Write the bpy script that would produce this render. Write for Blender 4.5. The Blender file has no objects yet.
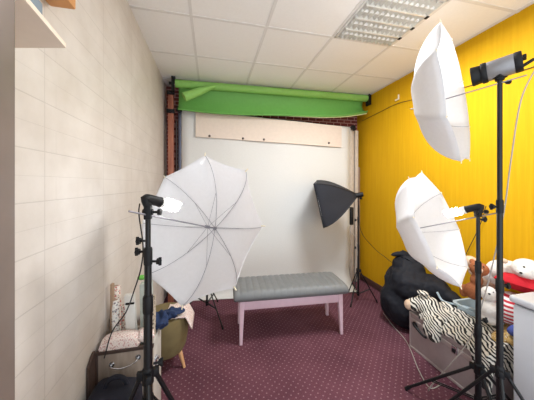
import bpy, bmesh, math, random
from mathutils import Vector, Matrix, noise
random.seed(7)
PI = math.pi
sc = bpy.context.scene
COL = sc.collection
TH = math.radians(13.0)
RX, RY = math.cos(TH), -math.sin(TH)      # camera right in the room frame
FX, FY = math.sin(TH), math.cos(TH)       # camera forward
H = 1.48                                   # camera height

def at(x, y, c):                           # a photo pixel at a real distance -> metres
    r = (x - 267) / 240 * c
    return Vector((r * RX + c * FX, r * RY + c * FY, H + (184.5 - y) / 240 * c))

# ------------------------------------------------------------------ materials
def srgb(r, g, b):
    f = lambda v: (v / 255 / 12.92) if v / 255 <= .04045 else ((v / 255 + .055) / 1.055) ** 2.4
    return (f(r), f(g), f(b), 1)

class NT:
    def __init__(s, name):
        s.m = bpy.data.materials.new(name); s.m.use_nodes = True
        s.t = s.m.node_tree; s.b = s.t.nodes['Principled BSDF']; s.o = s.t.nodes['Material Output']
    def n(s, kind, **kw):
        x = s.t.nodes.new(kind)
        for k, v in kw.items():
            if k in x.inputs: x.inputs[k].default_value = v
            else: setattr(x, k, v)
        return x
    def l(s, a, b): s.t.links.new(a, b)
    def obj(s): return s.n('ShaderNodeTexCoord').outputs['Object']
    def ramp(s, fac, stops):
        r = s.n('ShaderNodeValToRGB'); e = r.color_ramp.elements
        while len(e) < len(stops): e.new(.5)
        for q, (p, c) in zip(e, stops): q.position = p; q.color = c
        s.l(fac, r.inputs[0]); return r.outputs[0]
    def bump(s, h, st=.3, d=.002):
        b = s.n('ShaderNodeBump', Strength=st, Distance=d); s.l(h, b.inputs['Height']); s.l(b.outputs[0], s.b.inputs['Normal'])

def plain(name, c, rough=.6, metal=0, var=.08, scale=25, bump=0, spec=.4):
    m = NT(name); co = m.obj()
    nz = m.n('ShaderNodeTexNoise', Scale=scale, Detail=3.0); m.l(co, nz.inputs['Vector'])
    a = tuple(max(0, v * (1 - var)) for v in c[:3]) + (1,); b = tuple(min(1, v * (1 + var)) for v in c[:3]) + (1,)
    m.l(m.ramp(nz.outputs['Fac'], [(.3, a), (.7, b)]), m.b.inputs['Base Color'])
    m.b.inputs['Roughness'].default_value = rough; m.b.inputs['Metallic'].default_value = metal
    m.b.inputs['Specular IOR Level'].default_value = spec
    if bump: m.bump(nz.outputs['Fac'], bump, .004)
    return m.m

def tile_wall():
    m = NT('beige_wall_tile'); co = m.obj()
    sp = m.n('ShaderNodeSeparateXYZ'); m.l(co, sp.inputs[0])
    cb = m.n('ShaderNodeCombineXYZ'); ad = m.n('ShaderNodeMath', operation='ADD'); ad.inputs[1].default_value = .43 - .005
    m.l(sp.outputs['Y'], ad.inputs[0]); m.l(ad.outputs[0], cb.inputs[0]); m.l(sp.outputs['Z'], cb.inputs[1])
    b = m.n('ShaderNodeTexBrick', offset=0.0, squash=1.0); m.l(cb.outputs[0], b.inputs['Vector'])
    for k, v in (('Scale', 1), ('Mortar Size', .0022), ('Mortar Smooth', .3), ('Brick Width', .4825), ('Row Height', .1775), ('Bias', 0)): b.inputs[k].default_value = v
    b2 = m.n('ShaderNodeTexBrick', offset=.37, squash=1.0, offset_frequency=2); m.l(cb.outputs[0], b2.inputs['Vector'])
    for k, v in (('Scale', 1), ('Mortar Size', .0014), ('Mortar Smooth', .3), ('Brick Width', 2.4), ('Row Height', .08875)): b2.inputs[k].default_value = v
    nz = m.n('ShaderNodeTexNoise', Scale=5.0, Detail=6.0, Roughness=.6); m.l(co, nz.inputs['Vector'])
    base = m.ramp(nz.outputs['Fac'], [(.3, srgb(204, 194, 184)), (.7, srgb(219, 211, 203))])
    mx = m.n('ShaderNodeMath', operation='MAXIMUM'); m.l(b.outputs['Fac'], mx.inputs[0])
    sc_ = m.n('ShaderNodeMath', operation='MULTIPLY'); m.l(b2.outputs['Fac'], sc_.inputs[0]); sc_.inputs[1].default_value = .6
    m.l(sc_.outputs[0], mx.inputs[1])
    fm = m.n('ShaderNodeMath', operation='MULTIPLY'); m.l(mx.outputs[0], fm.inputs[0]); fm.inputs[1].default_value = .28
    mix = m.n('ShaderNodeMixRGB'); m.l(fm.outputs[0], mix.inputs[0]); m.l(base, mix.inputs[1]); mix.inputs[2].default_value = srgb(150, 138, 128)
    m.l(mix.outputs[0], m.b.inputs['Base Color']); m.b.inputs['Roughness'].default_value = .42
    inv = m.n('ShaderNodeMath', operation='SUBTRACT'); inv.inputs[0].default_value = 1; m.l(mx.outputs[0], inv.inputs[1])
    m.bump(inv.outputs[0], .4, .002)
    return m.m

def yellow_wall():
    m = NT('mustard_yellow_wallpaper'); co = m.obj()
    mp = m.n('ShaderNodeMapping'); mp.inputs['Scale'].default_value = (20, 26, 1.2); m.l(co, mp.inputs[0])
    nz = m.n('ShaderNodeTexNoise', Scale=1.5, Detail=5.0, Roughness=.65); m.l(mp.outputs[0], nz.inputs['Vector'])
    m.l(m.ramp(nz.outputs['Fac'], [(.25, srgb(200, 148, 8)), (.55, srgb(208, 157, 11)), (.85, srgb(216, 168, 26))]), m.b.inputs['Base Color'])
    m.b.inputs['Roughness'].default_value = .75; m.b.inputs['Specular IOR Level'].default_value = .2; m.bump(nz.outputs['Fac'], .12, .002)
    return m.m

def carpet():
    m = NT('burgundy_dotted_carpet'); co = m.obj()
    mp = m.n('ShaderNodeMapping'); mp.inputs['Rotation'].default_value = (0, 0, math.radians(45)); mp.inputs['Scale'].default_value = (26, 26, 0.001); m.l(co, mp.inputs[0])
    fr = m.n('ShaderNodeVectorMath', operation='FRACTION'); m.l(mp.outputs[0], fr.inputs[0])
    sb = m.n('ShaderNodeVectorMath', operation='SUBTRACT'); m.l(fr.outputs[0], sb.inputs[0]); sb.inputs[1].default_value = (.5, .5, 0)
    sp = m.n('ShaderNodeSeparateXYZ'); m.l(sb.outputs[0], sp.inputs[0])
    cb = m.n('ShaderNodeCombineXYZ'); m.l(sp.outputs[0], cb.inputs[0]); m.l(sp.outputs[1], cb.inputs[1])
    ln = m.n('ShaderNodeVectorMath', operation='LENGTH'); m.l(cb.outputs[0], ln.inputs[0])
    nz = m.n('ShaderNodeTexNoise', Scale=130.0, Detail=3.0); m.l(co, nz.inputs['Vector'])
    nl = m.n('ShaderNodeTexNoise', Scale=3.0, Detail=4.0); m.l(co, nl.inputs['Vector'])
    sm = m.n('ShaderNodeMath', operation='ADD'); m.l(nz.outputs['Fac'], sm.inputs[0]); m.l(nl.outputs['Fac'], sm.inputs[1])
    hf = m.n('ShaderNodeMath', operation='MULTIPLY'); m.l(sm.outputs[0], hf.inputs[0]); hf.inputs[1].default_value = .5
    base = m.ramp(hf.outputs[0], [(.35, srgb(82, 49, 58)), (.65, srgb(110, 69, 79))])
    dot = m.ramp(ln.outputs['Value'], [(.10, (1, 1, 1, 1)), (.17, (0, 0, 0, 1))])
    df = m.n('ShaderNodeMath', operation='MULTIPLY'); m.l(dot, df.inputs[0]); df.inputs[1].default_value = .28
    mix = m.n('ShaderNodeMixRGB'); m.l(df.outputs[0], mix.inputs[0]); m.l(base, mix.inputs[1]); mix.inputs[2].default_value = srgb(202, 168, 172)
    m.l(mix.outputs[0], m.b.inputs['Base Color']); m.b.inputs['Roughness'].default_value = .95; m.b.inputs['Specular IOR Level'].default_value = .1
    m.bump(nz.outputs['Fac'], .4, .003)
    return m.m

def brick():
    m = NT('maroon_brick'); co = m.obj()
    sp = m.n('ShaderNodeSeparateXYZ'); m.l(co, sp.inputs[0]); cb = m.n('ShaderNodeCombineXYZ'); m.l(sp.outputs[0], cb.inputs[0]); m.l(sp.outputs[2], cb.inputs[1])
    b = m.n('ShaderNodeTexBrick'); m.l(cb.outputs[0], b.inputs['Vector'])
    for k, v in (('Scale', 1), ('Mortar Size', .006), ('Brick Width', .12), ('Row Height', .05), ('Color1', srgb(132, 62, 58)), ('Color2', srgb(110, 44, 46)), ('Mortar', srgb(196, 150, 146))): b.inputs[k].default_value = v
    m.l(b.outputs['Color'], m.b.inputs['Base Color']); m.b.inputs['Roughness'].default_value = .8
    return m.m

def cloth_translucent(name, c, tr=.45):
    m = NT(name); co = m.obj()
    nz = m.n('ShaderNodeTexNoise', Scale=60.0); m.l(co, nz.inputs['Vector'])
    col = m.ramp(nz.outputs['Fac'], [(.3, tuple(v * .97 for v in c[:3]) + (1,)), (.7, c)])
    d = m.n('ShaderNodeBsdfDiffuse'); t = m.n('ShaderNodeBsdfTranslucent'); x = m.n('ShaderNodeMixShader'); x.inputs[0].default_value = tr
    m.l(col, d.inputs[0]); m.l(col, t.inputs[0]); m.l(d.outputs[0], x.inputs[1]); m.l(t.outputs[0], x.inputs[2])
    m.l(x.outputs[0], m.o.inputs['Surface'])
    return m.m

def emis(name, c, s):
    m = NT(name); m.b.inputs['Emission Color'].default_value = c; m.b.inputs['Emission Strength'].default_value = s
    m.b.inputs['Base Color'].default_value = c
    return m.m

def zebra():
    m = NT('zebra_plush'); co = m.obj()
    mp = m.n('ShaderNodeMapping'); mp.inputs['Rotation'].default_value = (.5, .4, .75); m.l(co, mp.inputs[0])
    w = m.n('ShaderNodeTexWave', Scale=14.5, Distortion=12.0, Detail=2.0); w.inputs['Detail Scale'].default_value = .7
    m.l(mp.outputs[0], w.inputs['Vector'])
    nz = m.n('ShaderNodeTexNoise', Scale=180.0); m.l(co, nz.inputs['Vector'])
    m.l(m.ramp(w.outputs['Fac'], [(.38, srgb(34, 32, 32)), (.55, srgb(226, 220, 208))]), m.b.inputs['Base Color'])
    m.b.inputs['Roughness'].default_value = .9; m.bump(nz.outputs['Fac'], .6, .004)
    return m.m

def floral(name, bg, c1, c2, scale=60):
    m = NT(name); co = m.obj()
    v = m.n('ShaderNodeTexVoronoi', Scale=scale); m.l(co, v.inputs['Vector'])
    v2 = m.n('ShaderNodeTexVoronoi', Scale=scale * 1.7); m.l(co, v2.inputs['Vector'])
    a = m.ramp(v.outputs['Distance'], [(.26, (1, 1, 1, 1)), (.4, (0, 0, 0, 1))]); b = m.ramp(v2.outputs['Distance'], [(.2, (1, 1, 1, 1)), (.32, (0, 0, 0, 1))])
    x = m.n('ShaderNodeMixRGB'); m.l(a, x.inputs[0]); x.inputs[1].default_value = bg; x.inputs[2].default_value = c1
    y = m.n('ShaderNodeMixRGB'); m.l(b, y.inputs[0]); m.l(x.outputs[0], y.inputs[1]); y.inputs[2].default_value = c2
    m.l(y.outputs[0], m.b.inputs['Base Color']); m.b.inputs['Roughness'].default_value = .8
    return m.m

def stripes(name, a, b, scale, axis='Z', rough=.7):
    m = NT(name); co = m.obj()
    w = m.n('ShaderNodeTexWave', Scale=scale, Distortion=.6, bands_direction=axis); m.l(co, w.inputs['Vector'])
    m.l(m.ramp(w.outputs['Fac'], [(.45, a), (.55, b)]), m.b.inputs['Base Color']); m.b.inputs['Roughness'].default_value = rough
    return m.m

def wood(name, a, b, sc_=(2, 30, 30)):
    m = NT(name); co = m.obj(); mp = m.n('ShaderNodeMapping'); mp.inputs['Scale'].default_value = sc_; m.l(co, mp.inputs[0])
    nz = m.n('ShaderNodeTexNoise', Scale=1.2, Detail=5.0); m.l(mp.outputs[0], nz.inputs['Vector'])
    m.l(m.ramp(nz.outputs['Fac'], [(.3, a), (.7, b)]), m.b.inputs['Base Color']); m.b.inputs['Roughness'].default_value = .5
    return m.m

M = dict(
    wall=tile_wall(), yellow=yellow_wall(), carpet=carpet(), brick=brick(), zebra=zebra(),
    ceil=plain('ceiling_tile_white', srgb(240, 237, 234), .9, var=.012, scale=60, bump=.1, spec=.1),
    tbar=plain('ceiling_bar_white', srgb(222, 218, 214), .5, var=.02),
    gap=plain('ceiling_shadow_gap', srgb(120, 112, 105), .8),
    basebd=plain('dark_brown_baseboard', srgb(82, 56, 50), .5),
    umb=cloth_translucent('white_umbrella_nylon', srgb(240, 239, 241), .42),
    paper=cloth_translucent('white_backdrop_vinyl', srgb(232, 231, 228), .12),
    black=plain('black_painted_metal', srgb(15, 14, 16), .42, var=.1),
    blackp=plain('black_plastic', srgb(18, 18, 21), .55, var=.1, spec=.3),
    steel=plain('grey_rib_steel', srgb(150, 148, 156), .35, .7),
    chrome=plain('chrome', srgb(205, 205, 208), .2, .9),
    silver=plain('brushed_silver', srgb(138, 136, 138), .42, .45),
    bulb=emis('glowing_bulb_glass', (1, .985, .95, 1), 15),
    tube=emis('fluorescent_tube', (.55, .54, .52, 1), .3),
    louvre=plain('louvre_metal', srgb(222, 219, 212), .3, .25),
    trof=plain('light_housing', srgb(214, 211, 205), .45),
    green=plain('chroma_green_paper', srgb(104, 166, 80), .6, var=.04),
    greenl=plain('chroma_green_roll', srgb(138, 192, 98), .6, var=.04),
    greenp=plain('pale_paper_edge', srgb(206, 214, 160), .6, var=.03),
    seat=plain('grey_leatherette', srgb(116, 117, 117), .5, var=.06, bump=.1),
    pink=plain('pale_pink_paint', srgb(216, 184, 194), .45, var=.03),
    board=plain('pinkish_beige_board', srgb(226, 210, 197), .8, var=.03),
    post=wood('brown_wood_post', srgb(140, 78, 62), srgb(176, 112, 88), (40, 40, 4)),
    bluesteel=plain('blue_grey_steel', srgb(98, 102, 120), .35, .4),
    beigemetal=plain('beige_post_paint', srgb(196, 182, 168), .5),
    brownpanel=wood('brown_panel', srgb(138, 112, 96), srgb(160, 134, 116), (30, 30, 3)),
    soft=plain('black_softbox_fabric', srgb(38, 40, 48), .75, var=.1, scale=60),
    softw=cloth_translucent('softbox_diffuser', srgb(235, 235, 235), .5),
    bag=plain('black_nylon_bag', srgb(28, 29, 36), .7, var=.15, scale=12, bump=.15, spec=.25),
    navy=plain('navy_backpack_fabric', srgb(20, 21, 34), .75, var=.15, scale=40, bump=.2),
    trunk=plain('brushed_aluminium_panel', srgb(168, 154, 152), .42, .25, var=.04),
    trunke=plain('aluminium_edge', srgb(196, 186, 182), .35, .5, var=.03),
    box=wood('taupe_wood_panel', srgb(132, 116, 104), srgb(164, 148, 134), (30, 30, 5)),
    boxside=plain('pale_grey_panel', srgb(190, 184, 176), .5),
    dark=plain('dark_brown_wood', srgb(70, 54, 48), .5),
    fridge=plain('white_enamel', srgb(206, 206, 210), .35, var=.01),
    gasket=plain('grey_gasket', srgb(130, 130, 134), .6),
    tub=plain('pale_blue_plastic', srgb(178, 196, 206), .3, var=.04),
    plushw=plain('white_plush', srgb(232, 226, 218), .95, var=.05, scale=90, bump=.8, spec=.05),
    plushb=plain('brown_plush', srgb(158, 98, 66), .95, var=.15, scale=90, bump=.8, spec=.05),
    plusht=plain('tan_plush', srgb(214, 184, 158), .95, var=.08, scale=90, bump=.8, spec=.05),
    red=plain('red_fleece', srgb(196, 18, 36), .8, var=.08, bump=.3),
    flag=stripes('red_white_striped_cloth', srgb(196, 34, 52), srgb(240, 234, 232), 12, 'Z'),
    blue=plain('blue_cloth', srgb(74, 88, 160), .8),
    denim=plain('dark_blue_denim', srgb(36, 52, 86), .85, var=.2, scale=80),
    gold=floral('golden_patterned_cloth', srgb(196, 160, 96), srgb(120, 76, 50), srgb(232, 220, 190), 40),
    flor=floral('pink_floral_paper', srgb(236, 224, 214), srgb(206, 120, 110), srgb(120, 84, 84), 55),
    flor2=floral('pink_printed_fabric', srgb(234, 218, 210), srgb(206, 158, 150), srgb(186, 150, 146), 85),
    florw=floral('grey_floral_paper', srgb(236, 232, 226), srgb(120, 116, 120), srgb(200, 140, 120), 70),
    white=plain('white_card', srgb(222, 218, 212), .6, var=.03),
    wrap=plain('clear_grey_green_plastic', srgb(188, 196, 188), .25, var=.06),
    lime=plain('lime_green_plastic', srgb(110, 190, 80), .5),
    check=floral('black_brown_checked_cloth', srgb(190, 176, 158), srgb(60, 50, 48), srgb(120, 96, 76), 60),
    kraft=wood('brown_board', srgb(150, 122, 98), srgb(170, 142, 118), (20, 20, 3)),
    olive=plain('olive_velvet', srgb(118, 104, 70), .8, var=.1, scale=15),
    beech=wood('beech_wood_leg', srgb(206, 152, 104), srgb(222, 172, 126), (20, 20, 4)),
    shelf=plain('cream_shelf_board', srgb(238, 222, 204), .55, var=.02),
    orange=plain('orange_card', srgb(206, 148, 92), .6),
    slate=plain('slate_blue_cover', srgb(126, 140, 152), .5),
    jamb=plain('taupe_metal_door_frame', srgb(128, 114, 106), .35, .3, var=.05),
    cable=plain('black_cable_rubber', srgb(34, 32, 32), .5),
    cableg=plain('grey_cable_rubber', srgb(168, 158, 150), .5),
    ivory=plain('ivory_plastic', srgb(240, 228, 200), .4),
    dkey=plain('black_bead', srgb(16, 14, 14), .2),
)

# ------------------------------------------------------------------ mesh helpers
def BM(): return bmesh.new()

def box(bm, x0, x1, y0, y1, z0, z1, bev=0, mat=None, seg=2):
    g = bmesh.ops.create_cube(bm, size=1)
    vs = g['verts']
    for v in vs:
        v.co = Vector(((x0 + x1) / 2 + v.co.x * (x1 - x0), (y0 + y1) / 2 + v.co.y * (y1 - y0), (z0 + z1) / 2 + v.co.z * (z1 - z0)))
    if bev:
        es = list({e for v in vs for e in v.link_edges})
        r = bmesh.ops.bevel(bm, geom=es, offset=bev, segments=seg, affect='EDGES', profile=.5)
        vs = list({v for f in r['faces'] for v in f.verts} | {v for v in vs if v.is_valid})
    if mat is not None:
        for v in vs: v.co = mat @ v.co
    return vs

def tube(bm, pts, r, seg=10, caps=True):
    pts = [Vector(p) for p in pts]; n = len(pts)
    rs = r if isinstance(r, (list, tuple)) else [r] * n
    rings = []; pu = None
    for i, p in enumerate(pts):
        t = (pts[min(i + 1, n - 1)] - pts[max(i - 1, 0)]).normalized()
        if pu is None:
            pu = t.orthogonal().normalized()
        else:
            pu = (pu - t * pu.dot(t)); pu = pu.normalized() if pu.length > 1e-6 else t.orthogonal().normalized()
        w = t.cross(pu)
        rings.append([bm.verts.new(p + (pu * math.cos(a) + w * math.sin(a)) * rs[i]) for a in [2 * PI * k / seg for k in range(seg)]])
    for a, b in zip(rings, rings[1:]):
        for k in range(seg):
            bm.faces.new((a[k], a[(k + 1) % seg], b[(k + 1) % seg], b[k]))
    if caps:
        bm.faces.new(rings[0][::-1]); bm.faces.new(rings[-1])
    return rings

def cyl(bm, a, b, r, r2=None, seg=16): return tube(bm, [a, b], [r, r if r2 is None else r2], seg)

def smoothpath(pts, n=8):                  # Catmull-Rom
    P = [Vector(p) for p in pts]; P = [P[0] * 2 - P[1]] + P + [P[-1] * 2 - P[-2]]; o = []
    for i in range(1, len(P) - 2):
        for k in range(n):
            t = k / n; a, b, c, d = P[i - 1:i + 3]
            o.append(.5 * ((2 * b) + (c - a) * t + (2 * a - 5 * b + 4 * c - d) * t * t + (3 * b - a - 3 * c + d) * t ** 3))
    o.append(P[-2]); return o

def ell(bm, c, rx, ry, rz, rot=(0, 0, 0), sub=3, nz=0, ns=8):
    g = bmesh.ops.create_icosphere(bm, subdivisions=sub, radius=1)
    R = Matrix.Rotation(rot[2], 3, 'Z') @ Matrix.Rotation(rot[1], 3, 'Y') @ Matrix.Rotation(rot[0], 3, 'X')
    for v in g['verts']:
        q = R @ Vector((v.co.x * rx, v.co.y * ry, v.co.z * rz))
        if nz: q *= 1 + nz * noise.noise((q + Vector(c)) * ns)
        v.co = q + Vector(c)
    return g['verts']

def grid(bm, nu, nv, fn):
    g = [[bm.verts.new(fn(i / nu, j / nv)) for j in range(nv + 1)] for i in range(nu + 1)]
    for i in range(nu):
        for j in range(nv):
            bm.faces.new((g[i][j], g[i + 1][j], g[i + 1][j + 1], g[i][j + 1]))
    return g

def prism(bm, poly, z0, z1):
    a = [bm.verts.new((x, y, z0)) for x, y in poly]; b = [bm.verts.new((x, y, z1)) for x, y in poly]
    bm.faces.new(a[::-1]); bm.faces.new(b); n = len(poly)
    for k in range(n): bm.faces.new((a[k], a[(k + 1) % n], b[(k + 1) % n], b[k]))

def lathe(bm, c, prof, seg=24):
    c = Vector(c); rings = [[bm.verts.new(c + Vector((r * math.cos(2 * PI * k / seg), r * math.sin(2 * PI * k / seg), z))) for k in range(seg)] for r, z in prof]
    for a, b in zip(rings, rings[1:]):
        for k in range(seg): bm.faces.new((a[k], a[(k + 1) % seg], b[(k + 1) % seg], b[k]))
    bm.faces.new(rings[0][::-1]); bm.faces.new(rings[-1])

def root_of(o):
    while o.parent: o = o.parent
    return o

def obj(name, bm, mat, parent=None, smooth=True, label=None, solid=0, origin=None, angle=35):
    me = bpy.data.meshes.new(name)
    bmesh.ops.recalc_face_normals(bm, faces=bm.faces[:])
    if parent: off = root_of(parent).location.copy()
    elif origin is not None: off = Vector(origin)
    else:
        xs = [v.co.x for v in bm.verts]; ys = [v.co.y for v in bm.verts]; zs = [v.co.z for v in bm.verts]
        off = Vector(((min(xs) + max(xs)) / 2, (min(ys) + max(ys)) / 2, min(zs)))
    for v in bm.verts: v.co -= off
    for e in bm.edges:
        if len(e.link_faces) == 2 and e.calc_face_angle(0) > math.radians(angle): e.smooth = False
    for f in bm.faces: f.smooth = smooth
    bm.to_mesh(me); bm.free()
    me.materials.append(mat)
    o = bpy.data.objects.new(name, me); COL.objects.link(o)
    if parent: o.parent = parent
    else: o.location = off
    if label: o['label'] = label
    if solid:
        s = o.modifiers.new('thickness', 'SOLIDIFY'); s.thickness = solid; s.offset = 0
    return o

def thing(name, label, cat, loc, group=None):
    o = bpy.data.objects.new(name, None); COL.objects.link(o); o.location = loc; o.empty_display_size = .1
    o['label'] = label; o['category'] = cat
    if group: o['group'] = group
    return o

def tag(o, label, cat, group=None, kind=None):
    o['label'] = label; o['category'] = cat
    if group: o['group'] = group
    if kind: o['kind'] = kind
    return o

def struct(name, bm, mat, origin=(0, 0, 0), **k):
    o = obj(name, bm, mat, None, origin=origin, **k); o['kind'] = 'structure'; return o

# ------------------------------------------------------------------ room
XL, XR, YB, YF, ZC = -.586, 2.27, 3.42, -.25, 2.79
b = BM(); box(b, XL - .1, XR + .1, YF, YB + .1, -.1, 0); struct('floor', b, M['carpet'])
b = BM(); box(b, XL - .12, XL, .37, YB + .1, 0, ZC + .1); struct('wall_left', b, M['wall'])
b = BM(); box(b, XR, XR + .12, YF, YB + .1, 0, ZC + .1); struct('wall_right', b, M['yellow'])
b = BM(); box(b, XL, XR, YB, YB + .12, 0, ZC + .1); struct('wall_back', b, M['brick'])
b = BM(); box(b, XL, XR, YF, YB, ZC, ZC + .1); struct('ceiling', b, M['ceil'])
b = BM(); box(b, XR - .015, XR, YF, YB, 0, .09, .004); struct('baseboard_right', b, M['basebd'])
b = BM(); box(b, XL, XR - .015, YB - .015, YB, 0, .09, .004); struct('baseboard_back', b, M['basebd'])
# suspended ceiling bars
n = 1
for i in range(5):
    x = -.154 + .6 * i
    b = BM(); box(b, x - .012, x + .012, YF, YB, ZC - .004, ZC + .002); struct('trim_%d' % n, b, M['tbar'], smooth=False); n += 1
for j in range(-4, 3):
    y = 1.946 + .6 * j
    b = BM()
    for i in range(-1, 5):
        x0 = max(XL, -.154 + .6 * i + .012); x1 = min(XR, -.154 + .6 * (i + 1) - .012)
        box(b, x0, x1, y - .012, y + .012, ZC - .004, ZC + .002)
    struct('trim_%d' % n, b, M['tbar'], smooth=False); n += 1

# doorway frame beside the camera
b = BM(); box(b, -.58, -.2385, .19, .366, 0, ZC, .006, seg=4); struct('door_1', b, M['jamb'])

# recessed fluorescent light (1.046..1.646 x 1.346..1.946)
t = thing('ceiling_light', 'square recessed fluorescent louvre light in the white tile ceiling', 'ceiling light', (1.346, 1.646, ZC))
x0, x1, y0, y1 = 1.058, 1.634, 1.358, 1.934
b = BM()
for a in ((x0, x0 + .018, y0, y1), (x1 - .018, x1, y0, y1), (x0, x1, y0, y0 + .018), (x0, x1, y1 - .018, y1)): box(b, *a, ZC - .012, ZC + .001, .002)
obj('frame', b, M['trof'], t)
b = BM(); box(b, x0 + .018, x1 - .018, y0 + .018, y1 - .018, ZC - .0022, ZC - .0008); obj('reflector', b, M['trof'], t)
for k in range(4):
    y = y0 + .018 + .54 * (k + .5) / 4
    b = BM(); cyl(b, (x0 + .03, y, ZC - .0135), (x1 - .03, y, ZC - .0135), .0105, seg=10); obj('tube_lamp', b, M['tube'], t)
for k in range(1, 4):
    y = y0 + .018 + .54 * k / 4
    b = BM(); box(b, x0 + .018, x1 - .018, y - .007, y + .007, ZC - .034, ZC - .002, .003); obj('divider', b, M['louvre'], t)
b = BM()
for k in range(4):
    ya = y0 + .018 + .54 * k / 4 + .008; yb = y0 + .018 + .54 * (k + 1) / 4 - .008
    for q in range(12):
        x = x0 + .018 + (q + .5) * .54 / 12
        v = [b.verts.new(p) for p in ((x - .011, ya, ZC - .003), (x + .011, ya, ZC - .003), (x, ya, ZC - .032), (x - .011, yb, ZC - .003), (x + .011, yb, ZC - .003), (x, yb, ZC - .032))]
        # thin V blade
        b.faces.new((v[0], v[2], v[5], v[3])); b.faces.new((v[1], v[4], v[5], v[2]))
obj('louvre_blades', b, M['louvre'], t, smooth=False)
for k in range(1, 4):
    y = y0 + .018 + .54 * k / 4
    b = BM(); box(b, x1 - .045, x1 - .022, y - .016, y + .016, ZC - .040, ZC - .034, .002); obj('clip', b, M['blackp'], t, label='small black louvre clip')

# wall shelf, top left
p = [(-.578, .40), (-.315, .40), (-.332, .527)]
q = at(66, 48, .592); q2 = at(-60, 48, .592)
shz = q.z
b = BM(); prism(b, [(XL + .001, .385), (-.316, .385), (-.332, .527), (q.x, q.y), (XL + .001, .743)], shz, shz + .011)
sh = obj('wall_shelf', b, M['shelf']); tag(sh, 'cream shelf board mounted high on the beige tiled wall', 'shelf')
b = BM(); box(b, -.42, -.346, .46, .60, shz + .012, shz + .045, .004); tag(obj('storage_case', b, M['slate']), 'slate grey case lying on the high cream shelf', 'case')
b = BM(); box(b, XL + .002, -.50, .86, 1.05, 2.14, 2.42, .006); tag(obj('wall_box', b, M['orange']), 'orange brown wooden box hung high on the tiled wall above the shelf', 'box')

# ------------------------------------------------------------------ backdrops
# posts at the back left and right
b = BM(); box(b, -.53, -.465, 3.19, 3.25, 0, 2.66, .004); t0 = thing('wooden_post', 'reddish brown wooden post in the back left corner', 'post', (-.4975, 3.22, 0))
obj('upright', b, M['post'], t0)
for z in (2.60, 2.37):
    b = BM(); box(b, -.545, -.45, 3.17, 3.19, z, z + .05, .006); cyl(b, (-.5, 3.17, z + .025), (-.5, 3.14, z + .025), .014); obj('clamp', b, M['blackp'], t0, label='black plastic clamp')

# green roll
gl = at(175.5, 83.5, 2.93); gr = at(366.5, 98.5, 3.52)
t = thing('green_backdrop', 'bright green photo backdrop rolled up under the ceiling', 'backdrop', (.9, 3.1, 2.3))
zl, zr = gl.z, gr.z
ax = (gr - gl).normalized()
b = BM(); cyl(b, gl, gr, .048, seg=24); obj('paper_roll', b, M['greenl'], t)
b = BM(); cyl(b, gl - ax * .01, gr + ax * .01, .026, seg=16); obj('core_tube', b, M['board'], t)
def sheet(u, v):
    x = gl.x + .03 + (gr.x - gl.x - .05) * u; y = gl.y + (gr.y - gl.y) * u
    drop = .338 - .13 * u ** 4 - .03 * (1 - u) ** 4 + .012 * math.sin(u * 9)
    zt = zl + (zr - zl) * u - .03
    cr = .018 + .02 * u ** 3                    # bottom curl radius
    if v < .6:
        s = v / .6; return Vector((x, y + .045 + .055 * math.sin(s * PI * .9) - .05 * s, zt + .02 - (drop - cr) * s))
    s = (v - .6) / .4; a = s * PI * .9
    yb = y + .045 + .055 * math.sin(.9 * PI) - .05
    return Vector((x, yb - cr * (1 - math.cos(a)), zt + .02 - (drop - cr) - cr * math.sin(a)))
b = BM(); grid(b, 40, 26, sheet); obj('hanging_sheet', b, M['green'], t, solid=.003)
b = BM(); tube(b, [sheet(.55 + .45 * i / 12, .80) for i in range(13)], [.004 + .010 * i / 12 for i in range(13)], 8); obj('bottom_edge', b, M['greenp'], t, label='pale cream green curled bottom edge')
a0 = at(184, 97, 2.84); a1 = at(215, 86, 2.98)
b = BM(); tube(b, [a0, a0.lerp(a1, .5), a1], [.055, .046, .02], 20); obj('loose_curl', b, M['greenl'], t, label='paler curled end of the green paper')
# brackets holding the roll
for nm, P, s, lab in (('roll_bracket', gl, -1, 'black hook bracket under the ceiling at the left end of the green roll'), ('roll_bracket', gr, 1, 'black hook bracket under the ceiling at the right end of the green roll')):
    t = thing(nm, lab, 'bracket', (P.x, P.y, P.z), 'roll brackets')
    P2 = P + ax * s * .03
    b = BM(); box(b, P2.x - .012, P2.x + .012, P2.y - .05, P2.y + .05, P2.z - .10, P2.z + .06 if s > 0 else ZC - .006, .004); obj('plate', b, M['blackp'], t)
    b = BM(); tube(b, [P2 + Vector((0, .05 * math.cos(a), .055 + .045 * math.sin(a))) + Vector((-.02 * s, 0, -.02)) for a in [PI * 1.7 * k / 14 - .3 for k in range(15)]], .009, 8); obj('hook', b, M['blackp'], t)
    b = BM(); cyl(b, P2, P2 + ax * s * .045, .018); obj('knob', b, M['blackp'], t)

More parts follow.
